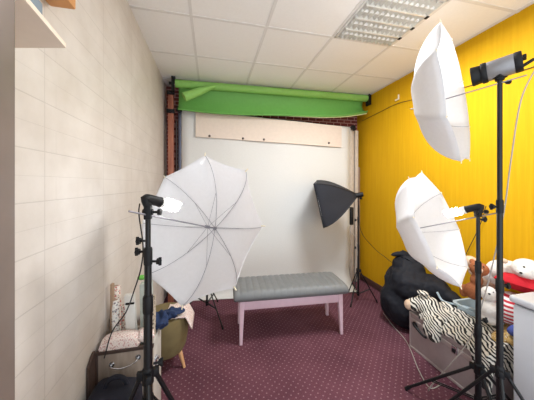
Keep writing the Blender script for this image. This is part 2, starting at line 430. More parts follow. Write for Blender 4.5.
# white backdrop stand: two posts + crossbar
t = thing('backdrop_stand', 'tall two post stand carrying the white backdrop along the back wall', 'backdrop stand', (.8, 3.27, 0))
b = BM(); cyl(b, (-.395, 3.27, 0), (-.395, 3.27, 2.455), .026, seg=16); obj('post', b, M['bluesteel'], t, label='shiny blue grey left post')
b = BM(); cyl(b, (-.442, 3.28, 0), (-.442, 3.28, 2.30), .012, seg=12); obj('rod', b, M['dark'], t)
b = BM(); box(b, 2.035, 2.10, 3.245, 3.295, .0, 2.33, .006); obj('post', b, M['beigemetal'], t, label='beige right post')
b = BM(); box(b, 2.125, 2.18, 3.25, 3.30, 0, 2.30, .006); obj('post', b, M['beigemetal'], t, label='second beige post at the right')
b = BM(); cyl(b, (-.42, 3.27, 2.45), (2.09, 3.27, 2.34), .014); obj('crossbar', b, M['black'], t)
for x in (-.40, 2.07):
    b = BM(); zc_ = 2.44 if x < 0 else 2.335; box(b, x - .035, x + .035, 3.205, 3.225, zc_ - .035, zc_ + .035, .006); cyl(b, (x, 3.21, zc_ - .04), (x, 3.16, zc_ - .04), .014); obj('clamp', b, M['blackp'], t)
b = BM(); box(b, 2.105, 2.262, 3.33, 3.40, 0, 1.75, .004); ob = obj('wooden_board', b, M['brownpanel']); tag(ob, 'brown board upright behind the right edge of the white backdrop', 'board')
ob.location.z = 0

# white vinyl sweep
def sweep(u, v):
    x = -.375 + 2.40 * u
    Rr = .03 + .20 * u; zt_ = 2.45 - .11 * u; L1 = zt_ - Rr - .005; arc = Rr * PI / 2; L3 = .01 + .06 * u; s = v * (L1 + arc + L3)
    rip = .006 * math.sin(u * 17 + v * 2) * (1 - v)
    if s < L1: y, z = 3.235, zt_ - s
    elif s < L1 + arc:
        a = (s - L1) / Rr; y, z = 3.235 - Rr * (1 - math.cos(a)), .005 + Rr - Rr * math.sin(a)
    else: y, z = 3.235 - Rr - (s - L1 - arc), .005
    x = x - (.05 * max(0, v - .8) / .2 if u > .5 else 0) * (u - .5) * 2
    return Vector((x, y + rip, z))
b = BM(); grid(b, 24, 70, sweep)
tw = thing('white_backdrop', 'large white vinyl backdrop hanging behind the bench and curving onto the floor', 'backdrop', (.8, 3.235, 0))
obj('sheet', b, M['paper'], tw, solid=.003)
bl = at(197, 126, 3.06); br = at(338, 134, 3.5)
tb = thing('fixing_board', 'pinkish beige strip with dark screws across the top of the white backdrop', 'board', (.8, 3.2, 2.09))
b = BM(); m0 = BM()
zt, z1, z2 = 2.42, 2.095, 2.03
X0, X1 = -.20, 1.87
v = [b.verts.new(p) for p in ((X0, 3.205, zt), (X1, 3.205, zt - .08), (X1, 3.205, z2), (X0, 3.205, z1), (X0, 3.222, zt), (X1, 3.222, zt - .08), (X1, 3.222, z2), (X0, 3.222, z1))]
for f in ((0, 1, 2, 3), (7, 6, 5, 4), (0, 4, 5, 1), (1, 5, 6, 2), (2, 6, 7, 3), (3, 7, 4, 0)): b.faces.new([v[k] for k in f])
obj('strip', b, M['board'], tb, smooth=False); m0.free()
for px, py in ((209.5, 137), (243, 139.5), (264, 140.5), (329, 144)):
    r_ = (px - 267) / 240; Yc = FY + r_ * RY; c = 3.2 / Yc; P = at(px, py, c)
    b = BM(); cyl(b, (P.x, 3.206, P.z + .015), (P.x, 3.195, P.z + .015), .016, .012); obj('screw', b, M['dark'], tb)

# ------------------------------------------------------------------ bench
def cm(r, c, z): return Vector((r * RX + c * FX, r * RY + c * FY, z))
f0 = cm(-.241, 2.227, 0); f1 = cm(.757, 2.392, 0); d0 = cm(-.318, 2.546, 0); d1 = cm(.68, 2.72, 0)
cen = (f0 + f1 + d0 + d1) / 4; ex = (f1 - f0).normalized(); ey = Vector((-ex.y, ex.x, 0))
t = thing('padded_bench', 'grey padded bench with pale pink tapered legs in front of the backdrop', 'bench', cen)
Lx, Ly = .50, .165
def Bp(u, v, z): return cen + ex * u + ey * v + Vector((0, 0, z))
MB_ = Matrix(((ex.x, ey.x, 0, cen.x), (ex.y, ey.y, 0, cen.y), (0, 0, 1, 0), (0, 0, 0, 1)))
sx, sy, zb, zt = .565, .215, .395, .495
def seatp(u, v, top):
    x = (u * 2 - 1); y = (v * 2 - 1)
    ex_ = 1 - abs(x) ** 14 * .06; e = (1 - abs(y) ** 4) ** .5 if abs(y) < 1 else 0
    e2 = (1 - abs(x) ** 20) ** .5 if abs(x) < 1 else 0
    puff = .008 * abs(math.sin(x * PI * 9)) ** .5 * (1 - abs(y) ** 6)
    mid = zb + .04
    z = (mid + (zt - mid) * (e * e2) ** .55 + puff) if top else (mid - (mid - zb) * (e * e2) ** .3)
    return Bp(x * sx, y * sy, z)
b = BM(); grid(b, 144, 20, lambda u, v: seatp(u, v, True)); grid(b, 144, 20, lambda u, v: seatp(u, v, False)); bmesh.ops.remove_doubles(b, verts=b.verts[:], dist=.0006)
obj('seat_cushion', b, M['seat'], t, angle=80)
b = BM()
for vv in (-1, 1): box(b, -Lx + .01, Lx - .01, vv * Ly - .011, vv * Ly + .011, .315, .40, .003, MB_)
for uu in (-1, 1): box(b, uu * (Lx - .01) - .011, uu * (Lx - .01) + .011, -Ly, Ly, .315, .40, .003, MB_)
obj('apron', b, M['pink'], t)
for su in (-1, 1):
    for sv in (-1, 1):
        b = BM(); vs = box(b, -.5, .5, -.5, .5, 0, .40, .02)
        for v in vs:
            k = v.co.z / .40; w = .026 + .02 * k
            off = (1 - k) * .012
            v.co = Bp(su * (Lx - .016 + off) + v.co.x * w, sv * (Ly - .004 + off) + v.co.y * w, v.co.z)
        obj('leg', b, M['pink'], t)

# ------------------------------------------------------------------ light stands
def stand(name, label, base, hub, feet, top, r0, steps, knobs, group=None, lowcol=.12, brace=True):
    """steps: [(z_top, radius)...]; feet: list of xy vectors; knobs: [(z, angle)]"""
    t = thing(name, label, 'light stand', (base[0], base[1], 0), group)
    B = Vector((base[0], base[1], 0)); z0 = lowcol - .03
    for i, (zt_, r_) in enumerate(steps):
        b = BM(); cyl(b, B + Vector((0, 0, z0)), B + Vector((0, 0, zt_)), r_, seg=16); obj('pole_section', b, M['black'], t)
        if i < len(steps) - 1:
            b = BM(); rr = r_ * 1.18; lathe(b, B, [(rr * .9, zt_ - .055), (rr, zt_ - .05), (rr, zt_ + .01), (rr * .85, zt_ + .018)], 18); obj('collar', b, M['blackp'], t)
        z0 = zt_ - .03
    rr = r0 * 1.3
    b = BM(); lathe(b, B, [(r0, hub - .05), (rr, hub - .045), (rr, hub + .012), (r0 * .95, hub + .02)], 18); co = obj('leg_collar', b, M['blackp'], t)
    for q in feet:
        d = Vector((q[0], q[1], 0)).normalized(); b = BM(); box(b, -.014, .014, -.010, .010, hub - .03, hub + .005, .003, Matrix.Translation(B + d * (rr + .006)) @ Matrix.Rotation(math.atan2(d.y, d.x), 4, 'Z')); obj('hinge', b, M['blackp'], co)
    b = BM(); lathe(b, B, [(r0 * .9, lowcol - .03), (rr * .95, lowcol - .028), (rr * .95, lowcol + .02), (r0 * .9, lowcol + .022)], 18); obj('brace_collar', b, M['blackp'], t)
    for q in feet:
        d = Vector((q[0], q[1], 0)); dn = d.normalized()
        p0 = B + dn * (rr + .008) + Vector((0, 0, hub - .02)); p1 = B + d + Vector((0, 0, .012))
        b = BM(); cyl(b, p0, p1, r0 * .55, seg=10); lg = obj('leg', b, M['black'], t)
        b = BM(); cyl(b, p1 + (p0 - p1).normalized() * .035, p1 + Vector((0, 0, -.004)), r0 * .75, seg=10); obj('rubber_foot', b, M['blackp'], lg)
        if brace:
            pm = p0.lerp(p1, .58); pb = B + dn * rr + Vector((0, 0, lowcol))
            side = Vector((-dn.y, dn.x, 0)) * r0 * .5
            b = BM()
            for s in (-1, 1): cyl(b, pb + side * s, pm + side * s, .004, seg=6)
            obj('brace', b, M['black'], t)
    for z, a, r_ in knobs:
        d = Vector((math.cos(a), math.sin(a), 0)); p0 = B + d * r_ + Vector((0, 0, z))
        b = BM(); cyl(b, p0, p0 + d * .022, .005, seg=8)
        cyl(b, p0 + d * .02, p0 + d * .034, .013, seg=8)
        up = Vector((0, 0, 1)); box(b, -.006, .006, -.004, .004, -.017, .017, .002, Matrix.Translation(p0 + d * .032)); obj('knob', b, M['blackp'], t)
    return t

def fr(r, c): return (r * RX + c * FX, r * RY + c * FY)
hl = (1, 0)
camR = math.atan2(RY, RX)
# left stand
SL = (-.258, 1.086)
tL = stand('light_stand', 'black light stand at left in front of the taupe box, glowing bulb on top', SL, .70,
      [fr(-.295, -.075), fr(.23, .22), fr(.15, -.26)], 1.33, .0175,
      [(1.00, .0172), (1.20, .0145), (1.335, .0105)],
      [(1.245, camR + PI, .012), (1.20, camR + PI, .016), (1.16, camR, .018), (.73, camR + .3, .02)], 'lamp stands', lowcol=.58)
# middle right stand (A)
SA = (1.568, 1.125)
tA = stand('light_stand', 'black light stand beside the silver trunk, glowing bulb at shoulder height', SA, .385,
      [(-.205, .335), (.37, .01), (-.17, -.33)], 1.30, .0165,
      [(.62, .0162), (1.00, .0135), (1.285, .010)], [(.66, camR, .016), (1.27, camR, .011)], 'lamp stands', lowcol=.18)
# tall right stand (B)
SB = (1.521, .983)
tB = stand('light_stand', 'tallest black light stand, silver flash head on top near ceiling', SB, .48,
      [(-.154, .272), (.165, -.25), (-.22, -.20)], 2.05, .0155,
      [(.95, .0152), (1.38, .0135), (2.05, .0115)], [(1.36, camR + PI, .014), (.93, camR, .016)], 'lamp stands', lowcol=.2)
# back stand behind the left umbrella
c0 = cm(-.69, 2.76, 0)
stand('light_stand', 'short black light stand on the carpet behind the left umbrella', (c0.x, c0.y), .36,
      [tuple((cm(-.447, 2.44, 0) - c0).xy), tuple((cm(-.62, 3.02, 0) - c0).xy), tuple((cm(-.95, 2.90, 0) - c0).xy)], 1.1, .012,
      [(.6, .012), (1.05, .010)], [(.58, 0, .014)], 'lamp stands', lowcol=.12)
# softbox stand by the back right corner
SS = Vector((1.815, 2.71, 0))
stand('light_stand', 'slim black stand by the yellow wall holding the black softbox', (SS.x, SS.y), .40,
      [(.20, -.10), (-.19, -.13), (.02, .25)], 1.33, .012,
      [(.7, .012), (1.05, .010), (1.36, .008)], [(.68, PI, .012), (1.03, PI, .011)], 'lamp stands', lowcol=.10)

# ------------------------------------------------------------------ umbrellas
def umbrella(name, label, C, n, v0, R, d, K):
    C = Vector(C); n = Vector(n).normalized(); v = Vector(v0); v = (v - n * v.dot(n)).normalized()
    u = v.cross(n)
    # rotate the same way as seen on the photo (clockwise from the top)
    if u.dot(Vector((RX, RY, 0))) < 0: u = -u
    t = thing(name, label, 'umbrella', C - n * .05, 'white photo umbrellas')
    def rib(k, s):
        a = k * PI / 4; e = u * math.sin(a) + v * math.cos(a)
        return C + e * (R * math.sin(s * 1.25) / math.sin(1.25)) + n * (d * (1 - s ** 2.0))
    NS, NT_ = 12, 8
    b = BM()
    for k in range(8):
        def fn(q, w, k=k):
            P = rib(k, q).lerp(rib(k + 1, q), w); ax_ = C + n * ((P - C).dot(n))
            sag = 4 * w * (1 - w) * q
            return ax_ + (P - ax_) * (1 - .035 * sag * q) + n * (-.006 * sag)
        grid(b, NS, NT_, fn)
    bmesh.ops.remove_doubles(b, verts=b.verts[:], dist=.0008)
    obj('canopy', b, M['umb'], t, angle=60, solid=.0012)
    run = C + n * (d - .075)
    for k in range(8):
        b = BM(); pts = [rib(k, s) - n * .004 for s in [i / 10 for i in range(11)]]
        tube(b, pts, .0013, 6); rb = obj('rib', b, M['steel'], t)
        tip = rib(k, 1.0); e = (tip - C).normalized()
        b = BM(); tube(b, [tip - e * .008, tip + e * .012], [.0035, .0025], 8); obj('rib_tip', b, M['ivory'], rb)
        b = BM(); cyl(b, run, rib(k, .42) - n * .006, .0010, seg=6); obj('stretcher', b, M['steel'], t)
    K = Vector(K); 
    b = BM(); cyl(b, C + n * (d + .035), C + n * ((K - C).dot(n) - .10), .0036, seg=8); obj('shaft', b, M['steel'], t)
    b = BM(); cyl(b, run - n * .02, run + n * .012, .009, seg=12); obj('runner', b, M['steel'], t)
    b = BM(); cyl(b, C + n * (d - .012), C + n * (d + .004), .010, seg=12); cyl(b, C + n * (d + .004), C + n * (d + .035), .005, .003, seg=8); obj('ferrule', b, M['steel'], t)
    return t

def rel(v, s): return Vector((v[0] * s, v[1] * s, H + (v[2] - H) * s))
sL = SL[1] / 1.226
CL = rel((-.098, 1.476, 1.245), sL); KL = Vector((SL[0], SL[1], 1.322))
nL = (.579, .767, -.276)
umbrella('photo_umbrella', 'wide white photo umbrella opened at left, ribs facing the camera', CL, nL, (.128, .249, .96), .443 * sL, .212 * sL, KL)
sA = .933
CA = rel((1.588, 1.394, 1.196), sA); KA = Vector((SA[0], SA[1], 1.29)); nA = (-.424, .839, -.34)
umbrella('photo_umbrella', 'white photo umbrella lit by the bulb in front of the black bag', CA, nA, (.036, .39, .92), .415 * sA, .247 * sA, KA)
sB = .978
CB = rel((1.455, 1.168, 2.021), sB); KB = Vector((SB[0], SB[1], 2.035)); nB = (-.497, .862, -.1)
umbrella('photo_umbrella', 'white photo umbrella hung highest, seen edge on below the ceiling', CB, nB, (-.457, -.162, .875), .431 * sB, .214 * sB, KB)

# bulb heads
def bulbhead(label, S, z, n, ztop):
    n = Vector(n).normalized(); B = Vector((S[0], S[1], 0))
    t = thing('lamp_head', label, 'lamp', B + Vector((0, 0, ztop)), 'bulb lamp heads')
    P = B + Vector((0, 0, z))
    b = BM(); box(b, -.014, .014, -.016, .016, ztop - .0, z - .028, .004, Matrix.Translation(B)); cyl(b, B + Vector((-.02, 0, ztop + .03)), B + Vector((.02, 0, ztop + .03)), .013); obj('tilt_bracket', b, M['blackp'], t)
    b = BM(); d = Vector((RX, RY, 0)); p0 = B + Vector((0, 0, ztop + .03)) + d * .02
    cyl(b, p0, p0 + d * .025, .005, seg=8); cyl(b, p0 + d * .022, p0 + d * .034, .013, seg=8); obj('knob', b, M['blackp'], t)
    b = BM(); tube(b, smoothpath([P + Vector((0, 0, -.03)), P - n * .012 + Vector((0, 0, -.005)), P + n * .02, P + n * .065], 4), [.017] * 4 + [.021] * 4 + [.021] * 4 + [.023], 16); obj('socket', b, M['blackp'], t)
    bu = None
    b = BM(); tube(b, [P + n * .063, P + n * .084], [.023, .021], 16); bs = obj('bulb_base', b, M['white'], t)
    # spiral energy saving tube
    uu = n.orthogonal().normalized(); ww = n.cross(uu); pts = []
    for i in range(81):
        s = i / 80; a = s * 2 * PI * 4
        pts.append(P + n * (.088 + .088 * s) + (uu * math.cos(a) + ww * math.sin(a)) * (.021 - .004 * s ** 3))
    b = BM(); tube(b, pts, .0072, 8); obj('bulb', b, M['bulb'], t, label='glowing white spiral bulb')
    return t
bulbhead('glowing bulb in a black angled socket on the left light stand', SL, 1.42, nL, 1.335)
bulbhead('glowing bulb in a black angled socket in front of the yellow wall, above the trunk', SA, 1.345, nA, 1.285)

# flash head on B
B3 = Vector((SB[0], SB[1], 2.11)); n = Vector(nB).normalized()
t = thing('flash_head', 'silver and black studio flash head on top of the tallest stand', 'flash', (SB[0], SB[1], 2.05))
def ring(name, a, c, r1, mat, r2=None, par=t):
    b = BM(); tube(b, [B3 + n * a, B3 + n * (a + .004), B3 + n * (c - .004), B3 + n * c], [r1 * .96, r1, r2 or r1, (r2 or r1) * .96], 28); return obj(name, b, mat, par)
ring('barrel', -.055, .05, .052, M['silver'])
rf = ring('front_ring', .05, .075, .056, M['blackp']); ring('reflector_cup', .075, .118, .049, M['blackp'], .054)
ring('rear_panel', -.085, -.055, .053, M['blackp'])
side = n.cross(Vector((0, 0, 1))).normalized()
for q in (-.022, 0, .022):
    b = BM(); p0 = B3 - n * .085 + side * q + Vector((0, 0, .015)); cyl(b, p0, p0 - n * .014, .008, seg=10); obj('dial', b, M['blackp'], t)
b = BM(); box(b, -.014, .014, -.017, .017, 2.045, 2.075, .003, Matrix.Translation((SB[0], SB[1], 0))); box(b, -.028, .028, -.02, .02, 2.06, 2.072, .003, Matrix.Translation((SB[0], SB[1], -.004))); cyl(b, B3 - Vector((0, 0, .066)), B3 - Vector((0, 0, .045)), .02); obj('mount', b, M['blackp'], t)
b = BM(); d = Vector((RX, RY, 0)); p0 = Vector((SB[0], SB[1], 2.035)) + d * .012; cyl(b, p0, p0 + d * .03, .005, seg=8); cyl(b, p0 + d * .028, p0 + d * .042, .012, seg=8); obj('knob', b, M['blackp'], t)
b = BM(); p0 = B3 - n * .08 + Vector((0, 0, -.03)); p1 = p0 - n * .045 + Vector((0, 0, .02)); cyl(b, p0, p1, .008, seg=10); obj('cable_plug', b, M['blackp'], t)

# softbox
ap = Vector((SS.x, SS.y, 1.345))
t = thing('softbox', 'black pyramid softbox pointing left beside the yellow wall', 'softbox', ap)
def cv(r, z, c): return Vector((r * RX + c * FX, r * RY + c * FY, z))
nn = cv(-.90, -.20, .28).normalized()
tc = cv(.28, .10, .95); tc = (tc - nn * tc.dot(nn)).normalized()      # rim side going away
ts = nn.cross(tc).normalized(); 
if ts.z < 0: ts = -ts
cr_ = ap + nn * .48; hw = .275
def sbx(q, w):     # q 0..1 apex->rim ; w 0..4 around
    k = int(w) % 4; f = w - int(w)
    C4 = [(-1, 1), (-1, -1), (1, -1), (1, 1)]; a, c = C4[k], C4[(k + 1) % 4]
    e = (a[0] + (c[0] - a[0]) * f, a[1] + (c[1] - a[1]) * f)
    g = .10 + .90 * math.sin(q * PI / 2 * .92) / math.sin(PI / 2 * .92)
    flat = 1 - .06 * (1 - abs(2 * f - 1)) * math.sin(q * PI)
    return ap + nn * (.03 + .46 * q) + (tc * e[0] + ts * e[1]) * hw * g * flat
b = BM(); grid(b, 10, 32, lambda q, w: sbx(q, w * 3.99999 if w < 1 else 3.999999)); bmesh.ops.remove_doubles(b, verts=b.verts[:], dist=.001); obj('hood', b, M['soft'], t, solid=.003, angle=50)
b = BM(); rimv = [sbx(.97, k) for k in range(4)]; b.faces.new([b.verts.new(p) for p in rimv]); obj('diffuser', b, M['softw'], t, solid=.003)
b = BM()
for k in range(4):
    tube(b, [sbx(q / 8, k) + (sbx(q / 8, k) - ap).normalized() * .001 for q in range(9)], .0045, 6)
obj('frame_rod', b, M['black'], t)
b = BM(); cyl(b, ap - nn * .06, ap + nn * .05, .03, .034, seg=18); obj('lamp_socket', b, M['blackp'], t)
b = BM(); box(b, -.012, .012, -.012, .012, -.06, .02, .003, Matrix.Translation(ap - nn * .03)); obj('mount', b, M['blackp'], t)

# ------------------------------------------------------------------ right side: trunk, throw, tub, toys
TX0, TX1, TY0, TY1, TZ = 1.765, 2.235, 1.20, 1.84, .325
t = thing('aluminium_case', 'silver aluminium trunk on the carpet along the yellow wall', 'trunk', ((TX0 + TX1) / 2, (TY0 + TY1) / 2, 0))
b = BM(); box(b, TX0, TX1, TY0, TY1, 0, TZ - .07, .006); obj('body', b, M['trunk'], t)
b = BM(); box(b, TX0, TX1, TY0, TY1, TZ - .064, TZ, .008); ld = obj('lid', b, M['trunk'], t)
b = BM(); box(b, TX0 - .006, TX0 + .02, TY0, TY1, TZ - .084, TZ - .05, .004); obj('rail', b, M['trunke'], t)
b = BM()
for y in (TY0, TY1): box(b, TX0 - .005, TX0 + .02, y - .008 if y > 1.5 else y - .005, y + .005 if y > 1.5 else y + .008, 0, TZ + .002, .003)
box(b, TX0 - .005, TX0 + .02, TY0, TY1, TZ - .012, TZ + .003, .003); box(b, TX0 - .005, TX0 + .02, TY0, TY1, 0, .02, .003)
obj('edging', b, M['trunke'], t)
for y in (1.42,):
    b = BM(); box(b, TX0 - .016, TX0 - .004, y - .022, y + .022, TZ - .10, TZ - .04, .003); la = obj('latch', b, M['chrome'], t)
    b = BM(); box(b, TX0 - .024, TX0 - .015, y - .012, y + .012, TZ - .088, TZ - .062, .002); obj('latch_lever', b, M['blackp'], la)
b = BM(); tube(b, smoothpath([(TX0 - .004, 1.80, .235), (TX0 - .012, 1.77, .225), (TX0 - .012, 1.70, .195), (TX0 - .004, 1.665, .19)], 4), .010, 8); cyl(b, (TX0 - .002, 1.78, .235), (TX0 - .010, 1.78, .235), .026, seg=14); obj('handle', b, M['blackp'], t, label='black trunk handle')

# zebra throw: over the trunk top, then hanging at the near end
def throw(u, v):
    y = 1.125 + .60 * v                       # near -> far
    hang = (.24 + .03 * math.sin(v * 30)) * max(0, 1 - (max(0, v - .17) / .13) ** 2) if v < .30 else 0
    hang = max(hang, .025)
    wtop = .245; tot = wtop + hang; s = u * tot      # from back to front edge
    z = TZ + .012 + .022 * (noise.noise(Vector((u * 3, v * 7, 2))) + .6) * 1.0
    if v < .12: z -= 0
    if s < wtop: P = Vector((2.005 - s, y, z + .09 * max(0, 1 - s / wtop) ** .8))
    else:
        q = s - wtop; P = Vector((TX0 - .014 - .010 * math.sin(v * 46) * min(1, q / .08), y, z - q))
    if v < .125:                               # over the near end of the trunk
        f = (.125 - v) / .125; P.y = TY0 - .014 - .006 * math.sin(u * 20); P.z = z - f * (.11 + .03 * math.sin(u * 12)) - (max(0, s - wtop))
    return P
b = BM(); grid(b, 36, 48, throw); ob = obj('zebra_throw', b, M['zebra'], solid=.012); tag(ob, 'black and white zebra striped throw draped over the silver trunk', 'blanket')
# zebra plush bundle with hanging leg
t = thing('zebra_plush_toy', 'zebra striped plush animal slumped on the far end of the silver trunk', 'plush toy', (1.85, 1.72, TZ))
def remesh(o, vox=.008, sm=4):
    r = o.modifiers.new('merge', 'REMESH'); r.mode = 'VOXEL'; r.voxel_size = vox; r.use_smooth_shade = True
    s = o.modifiers.new('soften', 'SMOOTH'); s.iterations = sm; s.factor = .6
b = BM()
ell(b, (1.85, 1.74, .415), .10, .11, .085, (0, .1, .3)); ell(b, (1.775, 1.80, .40), .055, .065, .06); ell(b, (1.87, 1.62, .39), .09, .09, .055); ell(b, (1.80, 1.66, .36), .07, .06, .05)
tube(b, smoothpath([(1.83, 1.60, .375), (1.765, 1.57, .37), (1.735, 1.565, .31), (1.732, 1.57, .235)], 4), [.04] * 4 + [.042] * 4 + [.046] * 4 + [.038], 12)
tube(b, smoothpath([(1.84, 1.66, .37), (1.77, 1.63, .37), (1.737, 1.625, .32), (1.735, 1.62, .25)], 4), [.034] * 4 + [.038] * 4 + [.04] * 4 + [.034], 12)
ob = obj('body', b, M['zebra'], t); remesh(ob)
b = BM(); ell(b, (1.81, 1.75, .525), .032, .045, .02, (0, 0, .5)); tube(b, [(1.83, 1.74, .48), (1.81, 1.75, .525)], [.025, .02], 10); obj('ear', b, M['zebra'], t)
b = BM(); ell(b, (1.735, 1.825, .395), .034, .038, .044); obj('muzzle', b, M['plusht'], t, label='cream muzzle')

# pale tub behind the throw
t = thing('plastic_tub', 'pale blue plastic tub of plush toys on the back of the trunk', 'tub', (2.10, 1.50, TZ + .004))
def rr_prof(x0, x1, y0, y1, z, r, wob=0):
    pts = []
    for cx_, cy_, a0_ in ((x1 - r, y1 - r, 0), (x0 + r, y1 - r, PI / 2), (x0 + r, y0 + r, PI), (x1 - r, y0 + r, PI * 1.5)):
        for k in range(7):
            a = a0_ + k * PI / 12; pts.append(Vector((cx_ + r * math.cos(a), cy_ + r * math.sin(a), z)))
    return pts
b = BM(); L = []
zs = [(TZ + .004, .03, 0), (TZ + .08, .015, 0), (TZ + .150, 0, 0), (TZ + .155, -.012, 0), (TZ + .162, -.012, 0), (TZ + .162, .006, 0), (TZ + .10, .02, 0), (TZ + .02, .035, 0)]
for z, ins, _ in zs: L.append([b.verts.new(p) for p in rr_prof(2.0 + ins, 2.235 - max(ins, 0), 1.36 + ins, 1.64 - ins, z, .05)])
for a, c in zip(L, L[1:]):
    for k in range(len(a)): b.faces.new((a[k], a[(k + 1) % len(a)], c[(k + 1) % len(a)], c[k]))
b.faces.new(L[0][::-1]); b.faces.new(L[-1])
obj('shell', b, M['tub'], t)
b = BM(); tube(b, smoothpath([at(437, 292, 2.19), at(443, 301, 2.14), at(458, 305, 2.02), at(472, 309, 1.90), at(484, 314, 1.80)], 5), .009, 8); obj('rim', b, M['tub'], t)

def plush(label, parts, mat, extras=(), name='plush_toy', group='plush toys', sm=3):
    c = parts[0][0]
    t = thing(name, label, 'plush toy', (c[0], c[1], min(p[0][2] - p[1][2] for p in parts)), group)
    b = BM()
    for p in parts: ell(b, p[0], *p[1], rot=p[2] if len(p) > 2 else (0, 0, 0))
    o = obj('body', b, mat, t); remesh(o, .007, sm)
    for nm, c_, r_, m_ in extras:
        b = BM(); ell(b, c_, *r_, sub=2); obj(nm, b, m_, t)
    return t
bc = at(479, 269, 1.82); bd = at(474, 291, 1.84)
dcam = -Vector((FX * .75 + RX * .65, FY * .75 + RY * .65, -.25)).normalized()
plush('brown teddy bear with a tan muzzle, seen behind the shorter right light stand', [(tuple(bc), (.058, .062, .052)), (tuple(bd), (.062, .062, .065)), (tuple(bc.lerp(bd, .5)), (.04, .04, .05)), (tuple(bc + Vector((.01, .055, .04))), (.02, .02, .022)), (tuple(bd + Vector((-.02, .06, -.02))), (.03, .03, .05))], M['plushb'],
      [('muzzle', bc + dcam * .052 + Vector((0, 0, -.008)), (.024, .024, .02), M['plusht']), ('nose', bc + dcam * .075 + Vector((0, 0, -.002)), (.007, .007, .006), M['dkey']),
       ('eye', bc + dcam * .054 + Vector((.02, -.016, .02)), (.005, .005, .005), M['dkey']), ('eye', bc + dcam * .054 + Vector((-.022, .018, .02)), (.005, .005, .005), M['dkey'])])
w1 = at(489, 294, 1.74); w2 = at(490, 309, 1.74)
plush('small white plush seal with a dark nose between the two right stands', [(tuple(w1), (.05, .05, .055)), (tuple(w2), (.066, .066, .07)), (tuple(w2 + Vector((0, 0, -.06))), (.06, .06, .05))], M['plushw'],
      [('nose', w1 + dcam * .05 + Vector((0, 0, .005)), (.008, .008, .006), M['dkey']), ('eye', w1 + dcam * .046 + Vector((.018, -.014, .02)), (.004, .004, .004), M['dkey']), ('eye', w1 + dcam * .046 + Vector((-.018, .014, .02)), (.004, .004, .004), M['dkey'])])
w3 = at(470, 262, 1.98); w4 = at(484, 281, 1.90)
plush('cream plush toy lying against the yellow wall behind the brown bear', [(tuple(w3), (.055, .06, .05)), (tuple(w4), (.07, .08, .055)), (tuple(w3.lerp(w4, .5)), (.05, .06, .05)), (tuple(w4 + Vector((.02, .02, -.07))), (.07, .1, .06))], M['plusht'])
pb = at(508, 272, 1.78); ph = at(527, 269, 1.62); 
plush('large white polar bear plush lying on the red cushion by the yellow wall', [(tuple(pb), (.095, .13, .085), (0, 0, .2)), (tuple(ph), (.075, .08, .068)), (tuple(at(492, 275, 1.87)), (.075, .10, .07)), (tuple(ph + Vector((-.055, -.015, -.012))), (.035, .035, .03)), (tuple(pb.lerp(ph, .5)), (.07, .08, .06))], M['plushw'],
      [('eye', at(524, 267, 1.53), (.006, .006, .006), M['dkey']), ('nose', ph + Vector((-.09, -.02, -.012)), (.007, .009, .007), M['dkey']), ('ear', at(504, 261, 1.70), (.020, .022, .018), M['plusht'])])
# red cushion
b = BM()
rc = at(522, 288, 1.60)
def pillow(bm, c, a, bb, h, rot, tilt=0, pw=.45, N=20):
    R = Matrix.Rotation(rot, 3, 'Z') @ Matrix.Rotation(tilt, 3, 'Y')
    for s in (1, -1):
        def fn(u, v, s=s):
            x, y = u * 2 - 1, v * 2 - 1
            e = max(0, (1 - x ** 2) * (1 - y ** 2)) ** pw
            pin = 1 - .08 * (1 - abs(x)) * 0 
            xx = x * (1 - .07 * (1 - abs(y) ** 2) * abs(x) ** 3 * -1 - .07); yy = y * (1 - .0 - .05 * (1 - x * x) * abs(y) ** 3)
            return Vector(c) + R @ Vector((xx * a, yy * bb, s * h * e))
        grid(bm, N, N, fn)
    bmesh.ops.remove_doubles(bm, verts=bm.verts[:], dist=.0008)
pillow(b, (2.105, 1.215, .805), .125, .12, .065, .1, .05); ob = obj('red_cushion', b, M['red']); tag(ob, 'bright red fleece cushion under the white polar bear', 'cushion')
# striped flag blanket heap and golden cloth
b = BM(); vs = ell(b, (2.07, 1.262, .60), .12, .10, .115, nz=.25, ns=9); ob = obj('striped_blanket', b, M['flag']); tag(ob, 'bundled red and white striped blanket below the red cushion', 'blanket')
b = BM(); ell(b, (1.965, 1.19, .50), .03, .035, .035, nz=.3, ns=24); ob = obj('blue_scarf', b, M['blue']); tag(ob, 'small blue cloth tucked by the striped blanket', 'cloth')
b = BM(); ell(b, (2.06, 1.25, .41), .16, .09, .075, nz=.2, ns=12); ob = obj('patterned_cloth', b, M['gold']); tag(ob, 'golden brown patterned cloth bundled on the near end of the trunk', 'cloth')

# white chest at far right
FX0, FX1, FY0, FY1, FZ = 1.742, 2.225, .52, 1.082, .818
t = thing('storage_bin', 'white box with a flat lid at the right edge beside the light stands', 'bin', ((FX0 + FX1) / 2, (FY0 + FY1) / 2, 0))
b = BM(); box(b, FX0 + .012, FX1 - .01, FY0 + .01, FY1 - .012, .02, FZ - .05, .014); obj('cabinet', b, M['fridge'], t)
b = BM(); box(b, FX0 + .02, FX1 - .015, FY0 + .015, FY1 - .02, FZ - .05, FZ - .04); obj('gasket', b, M['gasket'], t)
b = BM(); box(b, FX0, FX1, FY0, FY1, FZ - .04, FZ, .012, seg=3); obj('lid', b, M['fridge'], t)
for x in (FX0 + .06, FX1 - .06):
    for y in (FY0 + .06, FY1 - .06):
        b = BM(); cyl(b, (x, y, 0), (x, y, .025), .02); obj('foot', b, M['blackp'], t)

